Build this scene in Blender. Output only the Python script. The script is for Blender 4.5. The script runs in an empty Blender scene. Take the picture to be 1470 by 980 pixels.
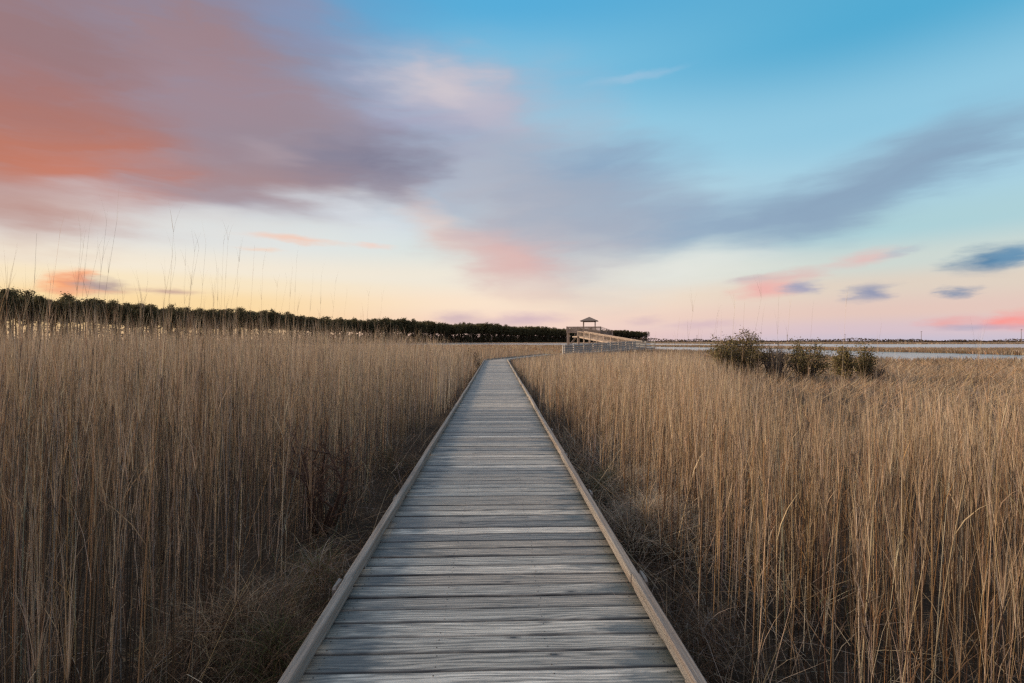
import bpy, math, random
import numpy as np
from mathutils import Vector

random.seed(7)
RNG = np.random.default_rng(11)
SC = bpy.context.scene
COL = SC.collection
R = math.radians

# ------------------------------------------------------------------ frame
EYE = 2.07            # eye height over the marsh ground
DECK = 0.45           # top of the boardwalk planks
YAW = R(1.75)
FPX = 735.0           # focal length in pixels of the 1470 px wide photograph
CAM = (0.02, 0.0, EYE)


def at(px, Z, z=0.0):
    """plan position seen at column px, Z metres ahead of the camera"""
    f = (math.sin(YAW), math.cos(YAW))
    r = (math.cos(YAW), -math.sin(YAW))
    k = (px - 735.0) / FPX * Z
    return (CAM[0] + f[0] * Z + r[0] * k, CAM[1] + f[1] * Z + r[1] * k, z)


def hgt(py, Z):
    return EYE + (489.0 - py) / FPX * Z


def srgb(r, g, b):
    def c(v):
        v /= 255.0
        return v / 12.92 if v <= 0.04045 else ((v + 0.055) / 1.055) ** 2.4
    return (c(r), c(g), c(b), 1.0)


# ------------------------------------------------------------------ node helpers
def new_mat(name):
    m = bpy.data.materials.new(name)
    m.use_nodes = True
    nt = m.node_tree
    nt.nodes.clear()
    return m, nt


class N:
    def __init__(self, nt):
        self.nt = nt

    def node(self, typ, **kw):
        n = self.nt.nodes.new(typ)
        for k, v in kw.items():
            setattr(n, k, v)
        return n

    def link(self, a, b):
        self.nt.links.new(a, b)

    def put(self, sock, v):
        if hasattr(v, 'is_output'):
            self.link(v, sock)
        else:
            sock.default_value = v

    def math(self, op, a, b=None, c=None, clamp=False):
        n = self.node('ShaderNodeMath', operation=op)
        n.use_clamp = clamp
        self.put(n.inputs[0], a)
        if b is not None:
            self.put(n.inputs[1], b)
        if c is not None:
            self.put(n.inputs[2], c)
        return n.outputs[0]

    def vmath(self, op, a, b=None):
        n = self.node('ShaderNodeVectorMath', operation=op)
        self.put(n.inputs[0], a)
        if b is not None:
            self.put(n.inputs[1], b)
        return n.outputs['Value'] if op in ('LENGTH', 'DISTANCE', 'DOT_PRODUCT') else n.outputs['Vector']

    def mix(self, f, a, b, mode='MIX'):
        n = self.node('ShaderNodeMix', data_type='RGBA', blend_type=mode)
        self.put(n.inputs[0], f)
        self.put(n.inputs[6], a)
        self.put(n.inputs[7], b)
        return n.outputs[2]

    def ramp(self, f, stops, interp='LINEAR'):
        n = self.node('ShaderNodeValToRGB')
        cr = n.color_ramp
        cr.interpolation = interp
        while len(cr.elements) < len(stops):
            cr.elements.new(0.5)
        for e, (p, c) in zip(cr.elements, stops):
            e.position = p
            e.color = c if hasattr(c, '__len__') else (c, c, c, 1)
        self.put(n.inputs[0], f)
        return n.outputs[0]

    def smooth(self, v, a, b, lo=0.0, hi=1.0):
        n = self.node('ShaderNodeMapRange', interpolation_type='SMOOTHSTEP')
        self.put(n.inputs[0], v)
        n.inputs[1].default_value = a
        n.inputs[2].default_value = b
        n.inputs[3].default_value = lo
        n.inputs[4].default_value = hi
        return n.outputs[0]

    def noise(self, vec, scale=1.0, detail=3.0, rough=0.5, dist=0.0, col=False):
        n = self.node('ShaderNodeTexNoise')
        self.put(n.inputs['Vector'], vec)
        n.inputs['Scale'].default_value = scale
        n.inputs['Detail'].default_value = detail
        n.inputs['Roughness'].default_value = rough
        n.inputs['Distortion'].default_value = dist
        return n.outputs['Color' if col else 'Fac']

    def scale(self, vec, s):
        return self.vmath('MULTIPLY', vec, s)

    def comb(self, x, y, z):
        n = self.node('ShaderNodeCombineXYZ')
        self.put(n.inputs[0], x)
        self.put(n.inputs[1], y)
        self.put(n.inputs[2], z)
        return n.outputs[0]

    def sep(self, v):
        n = self.node('ShaderNodeSeparateXYZ')
        self.put(n.inputs[0], v)
        return n.outputs[0], n.outputs[1], n.outputs[2]

    def attr(self, name, out='Color'):
        n = self.node('ShaderNodeAttribute')
        n.attribute_name = name
        return n.outputs[out]

    def principled(self, col, rough=0.8, normal=None, spec=0.3):
        n = self.node('ShaderNodeBsdfPrincipled')
        self.put(n.inputs['Base Color'], col)
        self.put(n.inputs['Roughness'], rough)
        n.inputs['Specular IOR Level'].default_value = spec
        if normal is not None:
            self.link(normal, n.inputs['Normal'])
        return n.outputs[0]

    def bump(self, h, strength=0.5, dist=0.01):
        n = self.node('ShaderNodeBump')
        n.inputs['Strength'].default_value = strength
        n.inputs['Distance'].default_value = dist
        self.put(n.inputs['Height'], h)
        return n.outputs[0]

    def out(self, sh):
        n = self.node('ShaderNodeOutputMaterial')
        self.link(sh, n.inputs[0])


# ------------------------------------------------------------------ materials
def plank_material():
    m, nt = new_mat('weathered_planks')
    g = N(nt)
    co = g.node('ShaderNodeTexCoord').outputs['Object']
    x, y, z = g.sep(co)
    tone, pid, yl = g.sep(g.attr('plank', 'Vector'))      # tone, id, position across the plank
    vx = g.math('ADD', x, g.math('MULTIPLY', pid, 91.7))
    base = g.comb(vx, yl, g.math('MULTIPLY', pid, 37.3))
    fine = g.noise(g.scale(base, (9.0, 260.0, 1.0)), 1.0, 5.0, 0.65)
    mid = g.noise(g.scale(base, (2.4, 52.0, 1.0)), 1.0, 4.0, 0.6, 0.4)
    warp = g.noise(g.scale(base, (1.1, 8.0, 1.0)), 1.0, 2.0, 0.5)
    rings = g.math('SINE', g.math('ADD', g.math('MULTIPLY', yl, 230.0), g.math('MULTIPLY', warp, 34.0)))
    rings = g.math('MULTIPLY_ADD', rings, 0.5, 0.5)
    blotch = g.noise(g.scale(base, (2.0, 7.0, 1.0)), 1.0, 4.0, 0.6)
    blot2 = g.noise(g.scale(co, (0.9, 1.4, 1.0)), 1.0, 5.0, 0.65)
    v = g.math('ADD', g.math('MULTIPLY', fine, 0.36), g.math('MULTIPLY', mid, 0.36))
    v = g.math('ADD', v, 0.09)
    v = g.math('ADD', v, g.math('MULTIPLY', rings, 0.12))
    col = g.ramp(v, [(0.33, (0.045, 0.047, 0.048, 1)), (0.43, (0.16, 0.162, 0.16, 1)),
                     (0.53, (0.345, 0.345, 0.335, 1)), (0.66, (0.56, 0.56, 0.545, 1))])
    # each board has its own tone: silvery, tan-grey, darker
    tcol = g.ramp(tone, [(0.0, (0.48, 0.49, 0.50, 1)), (0.22, (0.72, 0.72, 0.71, 1)), (0.45, (0.98, 0.88, 0.77, 1)), (0.62, (1.02, 1.00, 0.95, 1)),
                         (0.82, (1.28, 1.19, 1.06, 1)), (1.0, (1.62, 1.57, 1.48, 1))])
    col = g.mix(1.0, col, tcol, 'MULTIPLY')
    col = g.mix(1.0, col, (1.27, 1.17, 1.05, 1), 'MULTIPLY')
    # blue-black mildew, stronger towards the board ends where water sits
    ax = g.math('ABSOLUTE', x)
    edge = g.math('ADD', g.smooth(ax, 0.35, 0.93), g.smooth(x, -0.25, -0.85, 0.0, 0.35))
    st = g.math('ADD', blotch, g.math('MULTIPLY', edge, 0.20))
    st = g.smooth(st, 0.58, 0.80)
    col = g.mix(g.math('MULTIPLY', st, 0.75), col, (0.05, 0.072, 0.082, 1))
    tanp = g.smooth(blot2, 0.5, 0.75)
    col = g.mix(g.math('MULTIPLY', tanp, 0.30), col, (0.33, 0.27, 0.215, 1))
    moss = g.math('MULTIPLY', g.smooth(x, 0.70, 0.95), g.smooth(blot2, 0.38, 0.62))
    col = g.mix(g.math('MULTIPLY', moss, 0.55), col, (0.075, 0.085, 0.045, 1))
    # colour darkened in an uneven band along the board edges
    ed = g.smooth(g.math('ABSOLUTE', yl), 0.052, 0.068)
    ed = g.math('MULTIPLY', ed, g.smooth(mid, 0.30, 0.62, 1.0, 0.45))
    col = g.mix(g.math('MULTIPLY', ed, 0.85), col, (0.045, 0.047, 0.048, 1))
    # knots
    kn = g.node('ShaderNodeTexVoronoi')
    g.link(g.scale(base, (2.3, 7.0, 1.0)), kn.inputs['Vector'])
    kn.inputs['Scale'].default_value = 1.0
    kd = kn.outputs['Distance']
    ksel = g.math('GREATER_THAN', g.sep(kn.outputs['Color'])[0], 0.22)
    kring = g.math('MULTIPLY', g.smooth(kd, 0.06, 0.15, 1.0, 0.0), ksel)
    kin = g.math('MULTIPLY', g.smooth(kd, 0.025, 0.065, 1.0, 0.0), ksel)
    col = g.mix(g.math('MULTIPLY', kring, 0.55), col, (0.10, 0.085, 0.075, 1))
    col = g.mix(g.math('MULTIPLY', kin, 0.9), col, (0.025, 0.028, 0.03, 1))
    # drying cracks along the grain
    ck = g.noise(g.scale(base, (2.2, 95.0, 1.0)), 1.0, 2.0, 0.5)
    ckm = g.math('MULTIPLY', g.smooth(ck, 0.68, 0.74), g.smooth(blotch, 0.40, 0.55))
    col = g.mix(g.math('MULTIPLY', ckm, 0.75), col, (0.03, 0.03, 0.03, 1))
    h = g.math('SUBTRACT', g.math('ADD', v, g.math('MULTIPLY', rings, 0.2)), g.math('MULTIPLY', ckm, 0.8))
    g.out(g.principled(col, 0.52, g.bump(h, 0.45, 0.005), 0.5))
    return m


def timber_material(name, c0, c1, c2, sx=(60, 60, 3), tint=None, bump=0.4):
    """weathered lumber; sx = noise scale per world axis"""
    m, nt = new_mat(name)
    g = N(nt)
    co = g.node('ShaderNodeTexCoord').outputs['Object']
    a = g.noise(g.scale(co, sx), 1.0, 5.0, 0.62, 0.3)
    b = g.noise(g.scale(co, tuple(s * 0.12 + 0.3 for s in sx)), 1.0, 4.0, 0.6)
    v = g.math('ADD', g.math('MULTIPLY', a, 0.65), g.math('MULTIPLY', b, 0.45))
    col = g.ramp(v, [(0.32, c0), (0.54, c1), (0.76, c2)])
    if tint:
        col = g.mix(g.math('MULTIPLY', g.smooth(b, 0.45, 0.65), 0.6), col, tint)
    g.out(g.principled(col, 0.8, g.bump(a, bump, 0.006), 0.2))
    return m


def plant_material(name, transl=0.25, rough=0.75):
    m, nt = new_mat(name)
    g = N(nt)
    col = g.attr('col')
    p = g.principled(col, rough, None, 0.15)
    t = g.node('ShaderNodeBsdfTranslucent')
    g.link(col, t.inputs[0])
    mx = g.node('ShaderNodeMixShader')
    mx.inputs[0].default_value = transl
    g.link(p, mx.inputs[1])
    g.link(t.outputs[0], mx.inputs[2])
    g.out(mx.outputs[0])
    return m


def ground_material():
    m, nt = new_mat('marsh_ground')
    g = N(nt)
    co = g.node('ShaderNodeTexCoord').outputs['Object']
    a = g.noise(co, 0.9, 6.0, 0.65)
    b = g.noise(g.scale(co, (0.02, 0.035, 1)), 1.0, 5.0, 0.6)
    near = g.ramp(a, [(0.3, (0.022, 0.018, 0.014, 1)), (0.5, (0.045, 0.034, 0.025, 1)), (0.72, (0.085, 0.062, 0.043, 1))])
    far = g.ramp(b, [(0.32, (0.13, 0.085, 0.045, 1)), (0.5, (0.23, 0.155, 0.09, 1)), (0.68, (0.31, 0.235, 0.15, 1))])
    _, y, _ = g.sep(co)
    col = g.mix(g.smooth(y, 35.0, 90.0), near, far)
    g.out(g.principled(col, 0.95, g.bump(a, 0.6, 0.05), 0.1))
    return m


def water_material():
    m, nt = new_mat('marsh_water')
    g = N(nt)
    co = g.node('ShaderNodeTexCoord').outputs['Object']
    w = g.noise(g.scale(co, (0.7, 1.6, 1)), 1.0, 3.0, 0.6)
    p = g.node('ShaderNodeBsdfPrincipled')
    p.inputs['Base Color'].default_value = (0.10, 0.135, 0.16, 1)
    p.inputs['Roughness'].default_value = 0.14
    p.inputs['IOR'].default_value = 1.33
    p.inputs['Specular IOR Level'].default_value = 0.7
    g.link(g.bump(w, 1.0, 0.16), p.inputs['Normal'])
    g.out(p.outputs[0])
    return m


def flat_material(name, col, rough=0.8, var=0.35, scale=8.0):
    m, nt = new_mat(name)
    g = N(nt)
    co = g.node('ShaderNodeTexCoord').outputs['Object']
    a = g.noise(co, scale, 5.0, 0.6)
    lo = tuple(c * (1 - var) for c in col[:3]) + (1,)
    hi = tuple(c * (1 + var) for c in col[:3]) + (1,)
    g.out(g.principled(g.ramp(a, [(0.3, lo), (0.7, hi)]), rough, g.bump(a, 0.3, 0.02), 0.2))
    return m


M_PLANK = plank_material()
M_CURB = timber_material('curb_timber', (0.08, 0.074, 0.066, 1), (0.27, 0.245, 0.215, 1), (0.44, 0.41, 0.37, 1),
                         (70, 2.2, 70), (0.24, 0.175, 0.13, 1), 0.7)
M_POST = timber_material('post_timber', (0.09, 0.085, 0.08, 1), (0.22, 0.21, 0.195, 1), (0.38, 0.37, 0.35, 1), (45, 45, 4))
M_RAMP = timber_material('grey_ramp_timber', (0.14, 0.135, 0.125, 1), (0.29, 0.28, 0.26, 1), (0.43, 0.42, 0.395, 1), (9, 9, 20))
M_FPOST = timber_material('silver_post_timber', (0.20, 0.185, 0.165, 1), (0.38, 0.355, 0.325, 1), (0.50, 0.475, 0.44, 1), (9, 9, 5))
M_TOWER = timber_material('tan_tower_timber', (0.15, 0.115, 0.092, 1), (0.33, 0.26, 0.21, 1), (0.47, 0.39, 0.33, 1), (12, 12, 5))
M_ROOF = flat_material('brown_shingles', (0.17, 0.14, 0.125), 0.9, 0.35, 14)
M_NAIL = flat_material('rusty_nails', (0.05, 0.042, 0.038), 0.6, 0.3, 200)
M_REED = plant_material('dry_reeds', 0.22)
M_LEAF = plant_material('dark_foliage', 0.22)
M_BARK = flat_material('pine_bark', (0.075, 0.052, 0.038), 0.95, 0.45, 3.0)
M_TWIG = flat_material('grey_twigs', (0.17, 0.14, 0.115), 0.9, 0.4, 12)
M_POLE = flat_material('pole_wood', (0.16, 0.13, 0.12), 0.9, 0.3, 2)
M_GROUND = ground_material()
M_WATER = water_material()


# ------------------------------------------------------------------ object helpers
def link(o, parent=None):
    COL.objects.link(o)
    if parent is not None:
        o.parent = parent
    return o


def empty(name, loc):
    o = bpy.data.objects.new(name, None)
    o.empty_display_size = 0.3
    o.location = loc
    return link(o)


def tag(o, label=None, cat=None, group=None, kind=None):
    for k, v in (('label', label), ('category', cat), ('group', group), ('kind', kind)):
        if v:
            o[k] = v
    return o


class MB:
    """collects boxes, beams and discs into one mesh"""

    def __init__(self):
        self.v, self.f, self.m, self.a = [], [], [], []

    def quadbox(self, c8, mat=0, attr=None):
        i = len(self.v)
        self.v += c8
        self.f += [tuple(i + k for k in q) for q in
                   ((0, 3, 2, 1), (4, 5, 6, 7), (0, 1, 5, 4), (1, 2, 6, 5), (2, 3, 7, 6), (3, 0, 4, 7))]
        self.m += [mat] * 6
        self.a += [attr or (0, 0, 0)] * 8

    def box(self, x0, x1, y0, y1, z0, z1, mat=0):
        self.quadbox([(x0, y0, z0), (x1, y0, z0), (x1, y1, z0), (x0, y1, z0),
                      (x0, y0, z1), (x1, y0, z1), (x1, y1, z1), (x0, y1, z1)], mat)

    def obox(self, c, e1, l1, l2, z0, z1):
        """box round plan point c, half-lengths l1 along e1 and l2 across"""
        e2 = (-e1[1], e1[0])
        pts = []
        for z in (z0, z1):
            for s, t in ((-1, -1), (1, -1), (1, 1), (-1, 1)):
                pts.append((c[0] + e1[0] * l1 * s + e2[0] * l2 * t, c[1] + e1[1] * l1 * s + e2[1] * l2 * t, z))
        self.quadbox(pts)

    def beam(self, p, q, w, h):
        """beam p -> q; w across (horizontal), h tall, centred on the line"""
        p, q = Vector(p), Vector(q)
        d = q - p
        s = d.cross(Vector((0, 0, 1)))
        s = Vector((1, 0, 0)) if s.length < 1e-6 else s.normalized()
        u = s.cross(d).normalized()
        c = []
        for b in (p, q):
            for a1, a2 in ((-1, -1), (1, -1), (1, 1), (-1, 1)):
                c.append(tuple(b + s * (a1 * w / 2) + u * (a2 * h / 2)))
        self.quadbox(c)

    def tube(self, pts, rad, sides=6):
        rings = []
        for k, p in enumerate(pts):
            p = Vector(p)
            d = Vector(pts[min(k + 1, len(pts) - 1)]) - Vector(pts[max(k - 1, 0)])
            d.normalize()
            a = d.cross(Vector((0.31, 0.77, 0.2)))
            a.normalize()
            b = d.cross(a)
            r = []
            for j in range(sides):
                t = 2 * math.pi * j / sides
                r.append(len(self.v))
                self.v.append(tuple(p + (a * math.cos(t) + b * math.sin(t)) * rad[k]))
                self.a.append((0, 0, 0))
            rings.append(r)
        for r0, r1 in zip(rings, rings[1:]):
            for j in range(sides):
                self.f.append((r0[j], r0[(j + 1) % sides], r1[(j + 1) % sides], r1[j]))
                self.m.append(0)
        self.f.append(tuple(rings[-1]))
        self.m.append(0)

    def build(self, name, mats, parent=None, attr=None, smooth=False):
        me = bpy.data.meshes.new(name)
        v = np.array(self.v, dtype=np.float64)
        if parent is not None:
            v = v - np.array(parent.matrix_world.translation if False else parent.location)
        me.from_pydata([tuple(p) for p in v], [], self.f)
        for mt in (mats if isinstance(mats, (list, tuple)) else [mats]):
            me.materials.append(mt)
        me.polygons.foreach_set('material_index', self.m)
        if smooth:
            me.polygons.foreach_set('use_smooth', [True] * len(self.f))
        if attr:
            at_ = me.attributes.new(attr, 'FLOAT_VECTOR', 'POINT')
            at_.data.foreach_set('vector', np.array(self.a, dtype=np.float32).ravel())
        me.update()
        return link(bpy.data.objects.new(name, me), parent)


class Veg:
    """vectorised ribbons and stems gathered into one mesh"""

    def __init__(self):
        self.v, self.q, self.c, self.n = [], [], [], 0

    def _add(self, V, quads, C):
        n, k = V.shape[0], V.shape[1]
        off = (np.arange(n) * k)[:, None, None] + self.n
        self.v.append(V.reshape(-1, 3))
        self.q.append((quads[None] + off).reshape(-1, 4))
        self.c.append(np.repeat(C, k, axis=0) if C.ndim == 2 else C.reshape(-1, 3))
        self.n += n * k

    @staticmethod
    def spine(base, az, L, tilt, bend, nseg):
        n = len(base)
        P = np.zeros((n, nseg + 1, 3))
        P[:, 0] = base
        ds = L / nseg
        for k in range(nseg):
            th = tilt + bend * (k + 0.5) / nseg
            P[:, k + 1, 0] = P[:, k, 0] + np.sin(th) * np.cos(az) * ds
            P[:, k + 1, 1] = P[:, k, 1] + np.sin(th) * np.sin(az) * ds
            P[:, k + 1, 2] = P[:, k, 2] + np.cos(th) * ds
        return P

    def ribbons(self, base, az, L, W, tilt, bend, nseg, face, C, tip=0.08, power=1.5, C2=None, root=1.0):
        P = self.spine(base, az, L, tilt, bend, nseg)
        t = np.linspace(0, 1, nseg + 1)
        w = tip + (1 - tip) * (1 - t ** power)
        if root < 1:
            w = w * np.minimum(1, root + t * 4)
        S = np.stack([np.cos(face), np.sin(face), np.zeros_like(face)], 1)[:, None] * (W[:, None] * w[None] / 2)[..., None]
        V = np.stack([P - S, P + S], 2).reshape(len(base), -1, 3)
        quads = np.array([[2 * k, 2 * k + 1, 2 * k + 3, 2 * k + 2] for k in range(nseg)])
        if C2 is not None:
            Cv = C[:, None] + (C2 - C)[:, None] * t[None, :, None]
            C = np.repeat(Cv, 2, axis=1)
        self._add(V, quads, C)
        return P

    def stems(self, base, az, L, W, tilt, bend, nseg, C, tip=0.4):
        P = self.spine(base, az, L, tilt, bend, nseg)
        t = np.linspace(0, 1, nseg + 1)
        w = 1 + (tip - 1) * t
        f0 = RNG.uniform(0, 6.28, len(base))
        rings = []
        for k in range(3):
            a = f0 + k * 2.0944
            S = np.stack([np.cos(a), np.sin(a), np.zeros_like(a)], 1)[:, None] * (W[:, None] * w[None] / 2)[..., None]
            rings.append(P + S)
        V = np.stack(rings, 2).reshape(len(base), -1, 3)
        quads = []
        for k in range(nseg):
            for j in range(3):
                quads.append([3 * k + j, 3 * k + (j + 1) % 3, 3 * k + 3 + (j + 1) % 3, 3 * k + 3 + j])
        self._add(V, np.array(quads), C)
        return P

    def cards(self, pos, size, C, flat=0.0, aspect=0.6):
        """small randomly turned leaf faces"""
        n = len(pos)
        a = RNG.normal(size=(n, 3))
        a[:, 2] *= (1 - flat)
        a /= np.linalg.norm(a, axis=1)[:, None]
        b = RNG.normal(size=(n, 3))
        b -= (a * b).sum(1)[:, None] * a
        b /= np.linalg.norm(b, axis=1)[:, None]
        s = size[:, None] / 2
        V = np.stack([pos - a * s, pos + b * s * aspect, pos + a * s, pos - b * s * aspect], 1)
        self._add(V, np.array([[0, 1, 2, 3]]), C)

    def build(self, name, mat, parent=None, smooth=False):
        v = np.concatenate(self.v).astype(np.float32)
        q = np.concatenate(self.q).astype(np.int32)
        c = np.concatenate(self.c).astype(np.float32)
        if parent is not None:
            v = v - np.array(parent.location, dtype=np.float32)
        me = bpy.data.meshes.new(name)
        me.vertices.add(len(v))
        me.vertices.foreach_set('co', v.ravel())
        me.loops.add(q.size)
        me.loops.foreach_set('vertex_index', q.ravel())
        me.polygons.add(len(q))
        me.polygons.foreach_set('loop_start', np.arange(len(q), dtype=np.int32) * 4)
        if smooth:
            me.polygons.foreach_set('use_smooth', np.ones(len(q), dtype=bool))
        me.update(calc_edges=True)
        at_ = me.attributes.new('col', 'FLOAT_COLOR', 'POINT')
        rgba = np.ones((len(v), 4), dtype=np.float32)
        rgba[:, :3] = np.clip(c, 0.004, 0.9)
        at_.data.foreach_set('color', rgba.ravel())
        me.materials.append(mat)
        return link(bpy.data.objects.new(name, me), parent)


def U(a, b, n):
    return RNG.uniform(a, b, n)


def sstep(a, b, x):
    t = np.clip((x - a) / (b - a), 0, 1)
    return t * t * (3 - 2 * t)


def pal(n, cols, wts, jitter=0.18):
    cols = np.array(cols)
    i = RNG.choice(len(cols), n, p=np.array(wts) / sum(wts))
    c = cols[i] * (1 + RNG.normal(0, jitter, (n, 1)))
    return np.clip(c * (1 + RNG.normal(0, 0.04, (n, 3))), 0.006, 0.8)


def patchy(x, y, f=0.35, seed=0.0):
    """cheap smooth field in -1..1 for uneven growth"""
    return (np.sin(x * f * 1.7 + seed + 1.3 * np.sin(y * f * 0.9 + seed)) +
            np.sin(y * f * 1.3 + 2.1 * seed + 1.7 * np.sin(x * f * 0.8)) +
            0.7 * np.sin((x + y) * f * 2.9 + seed * 3)) / 2.7


# ------------------------------------------------------------------ setting: ground and water
def sheet(name, pts, mat, z):
    me = bpy.data.meshes.new(name)
    me.from_pydata([(p[0], p[1], z) for p in pts], [], [tuple(range(len(pts)))])
    me.materials.append(mat)
    me.update()
    o = link(bpy.data.objects.new(name, me))
    if me.polygons[0].normal.z < 0:
        me.flip_normals()
    return tag(o, kind='structure')


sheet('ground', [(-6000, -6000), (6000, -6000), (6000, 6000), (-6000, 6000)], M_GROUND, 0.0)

CREEK = [at(*p) for p in ((860, 104), (940, 97), (1020, 90), (1130, 66), (1200, 55), (1270, 51), (1370, 49.5), (1470, 48.5), (1900, 46),
                          (1900, 62), (1560, 68), (1470, 73), (1370, 84), (1270, 96), (1130, 128), (1020, 158), (940, 176), (860, 180))]
LAGOON = [at(*p) for p in ((330, 225), (560, 222), (700, 215), (900, 208), (1020, 195), (1130, 160), (1270, 124), (1400, 120), (1470, 126), (1900, 112),
                           (1900, 300), (1470, 320), (1270, 310), (1020, 340), (930, 390), (700, 450), (560, 440), (330, 440))]
tag(sheet('water', CREEK, M_WATER, 0.012), 'narrow creek of pale still water crossing the marsh', 'water')
tag(sheet('water', LAGOON, M_WATER, 0.012), 'wide pale lagoon lying beyond the creek and the marsh island', 'water')


def inside(poly, x, y):
    px = np.array([p[0] for p in poly])
    py = np.array([p[1] for p in poly])
    r = np.zeros(len(x), bool)
    j = len(px) - 1
    for i in range(len(px)):
        c = ((py[i] > y) != (py[j] > y)) & (x < (px[j] - px[i]) * (y - py[i]) / (py[j] - py[i] + 1e-12) + px[i])
        r ^= c
        j = i
    return r


# ------------------------------------------------------------------ boardwalk
HALF = 0.950                     # half length of a plank
BEND = (0.0, 42.3)
SEC2 = (6.75, 61.7)
d2 = Vector((SEC2[0] - BEND[0], SEC2[1] - BEND[1]))
L2 = d2.length
d2.normalize()
n2 = Vector((d2.y, -d2.x))       # right-hand side of section two

bw = tag(empty('boardwalk', (0, 0, 0)), 'long weathered grey plank boardwalk with low curbs running through the reeds', 'boardwalk')


def add_plank(mb, c, e, n, width, tone, pid, dz, near):
    """plank centred at c; e along the walk, n along the plank"""
    segs = 6 if near else 2
    hw = width / 2
    ch = 0.008
    cup = random.uniform(-0.002, 0.0015)
    prof = [(-hw, -0.038), (-hw, -ch), (-hw + 0.003, -0.0025), (-hw + 0.010, 0.0), (0.0, cup), (hw - 0.010, 0.0), (hw - 0.003, -0.0025), (hw, -ch), (hw, -0.038)]
    k = len(prof)
    i0 = len(mb.v)
    ends = (-HALF - random.uniform(-0.012, 0.012), HALF + random.uniform(-0.012, 0.012))
    skew = random.uniform(-0.004, 0.004)
    wob = [random.uniform(-0.0012, 0.0012) for _ in range(segs + 1)]
    for s in range(segs + 1):
        a = ends[0] + (ends[1] - ends[0]) * s / segs
        for (u, zz) in prof:
            uu = u + wob[s] * (1 if u > 0 else -1) + skew * a
            mb.v.append((c[0] + n[0] * a + e[0] * uu, c[1] + n[1] * a + e[1] * uu, DECK + dz + zz + wob[s]))
            mb.a.append((tone, pid, u))
    for s in range(segs):
        for j in range(k - 1):
            a0 = i0 + s * k + j
            mb.f.append((a0, a0 + k, a0 + k + 1, a0 + 1))
            mb.m.append(0)
    mb.f.append(tuple(i0 + j for j in range(k)))
    mb.m.append(0)
    mb.f.append(tuple(i0 + segs * k + j for j in reversed(range(k))))
    mb.m.append(0)


def nail(mb, x, y, z, r=0.0042):
    i = len(mb.v)
    for j in range(6):
        mb.v.append((x + r * math.cos(j * 1.047), y + r * math.sin(j * 1.047), z))
        mb.a.append((0, 0, 0))
    mb.f.append(tuple(i + j for j in range(6)))
    mb.m.append(1)


deck = MB()
y = -4.0
pid = 0
while y < BEND[1] + 0.2:
    w = 0.140 + random.uniform(-0.004, 0.004)
    gap = random.choice((0.005, 0.006, 0.008, 0.010, 0.013))
    dz = random.uniform(-0.003, 0.003)
    add_plank(deck, (random.uniform(-0.006, 0.006), y + w / 2), (0, 1), (1, 0), w, random.random(), pid * 0.137 + 0.31, dz, y < 14)
    if y < 16:
        for nx in (-0.86, -0.29, 0.29, 0.86):
            for o in (-0.04, 0.038):
                nail(deck, nx + random.uniform(-0.012, 0.012), y + w / 2 + o + random.uniform(-0.008, 0.008), DECK + dz + 0.0012)
    y += w + gap
    pid += 1
# wedge of boards turning the corner, then section two
s = 0.35
while s < L2:
    w = 0.140 + random.uniform(-0.003, 0.003)
    c = (BEND[0] + d2.x * s, BEND[1] + d2.y * s)
    add_plank(deck, c, (d2.x, d2.y), (n2.x, n2.y), w, random.random(), pid * 0.137 + 0.31, -0.006 + random.uniform(-0.002, 0.002), False)
    s += w + 0.006
    pid += 1
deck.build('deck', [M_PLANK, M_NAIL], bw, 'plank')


def curb(side):
    """raised kerb board of section one, in butted lengths with scupper gaps"""
    mb = MB()
    yy = -4.0
    xi = side * 0.905
    end = BEND[1] + (0.30 if side < 0 else 0.62)
    while yy < end:
        ln = min(3.66, end - yy)
        j0, j1 = random.uniform(-0.012, 0.010), random.uniform(-0.010, 0.012)
        t0 = DECK + 0.100 + random.uniform(-0.006, 0.005)
        n = max(2, int(ln / 0.6))
        for k in range(n):
            a, b = yy + ln * k / n, yy + ln * (k + 1) / n - (0.004 if k == n - 1 else 0)
            oa = j0 + (j1 - j0) * k / n
            ob = j0 + (j1 - j0) * (k + 1) / n
            wv = 0.056
            pts = []
            c = 0.006
            for (yq, o) in ((a, oa), (b, ob)):
                xs = [(xi + o, DECK + 0.032), (xi + o, t0 - c), (xi + o + side * c, t0), (xi + o + side * (wv - c), t0),
                      (xi + o + side * wv, t0 - c), (xi + o + side * wv, DECK + 0.032)]
                pts.append([(p[0], yq, p[1]) for p in xs])
            i = len(mb.v)
            mb.v += pts[0] + pts[1]
            mb.a += [(0, 0, 0)] * 12
            for q in range(6):
                f = (i + q, i + (q + 1) % 6, i + 6 + (q + 1) % 6, i + 6 + q)
                mb.f.append(f if side < 0 else f[::-1])
                mb.m.append(0)
            if k == 0:
                mb.f.append(tuple(i + q for q in range(6)))
                mb.m.append(0)
            if k == n - 1:
                mb.f.append(tuple(i + 6 + q for q in range(6)))
                mb.m.append(0)
        yy += ln
    return mb.build('curb', M_CURB, bw)


curb(-1)
curb(1)
# kerb blocks under the boards
first_block = None
yy = -0.9
while yy < BEND[1]:
    for sd in (-1, 1):
        if first_block is None:
            bm_ = MB()
            bm_.box(-0.021, 0.021, 0.0, 0.56, 0.004, 0.0335)
            o = first_block = bm_.build('curb_block', M_CURB, bw)
        else:
            o = link(first_block.copy(), bw)
        o.location = (sd * 0.934, yy + random.uniform(-0.03, 0.03), DECK)
    yy += 0.915


def off2(sv, u, z):
    return (BEND[0] + d2.x * sv + n2.x * u, BEND[1] + d2.y * sv + n2.y * u, z)


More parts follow.
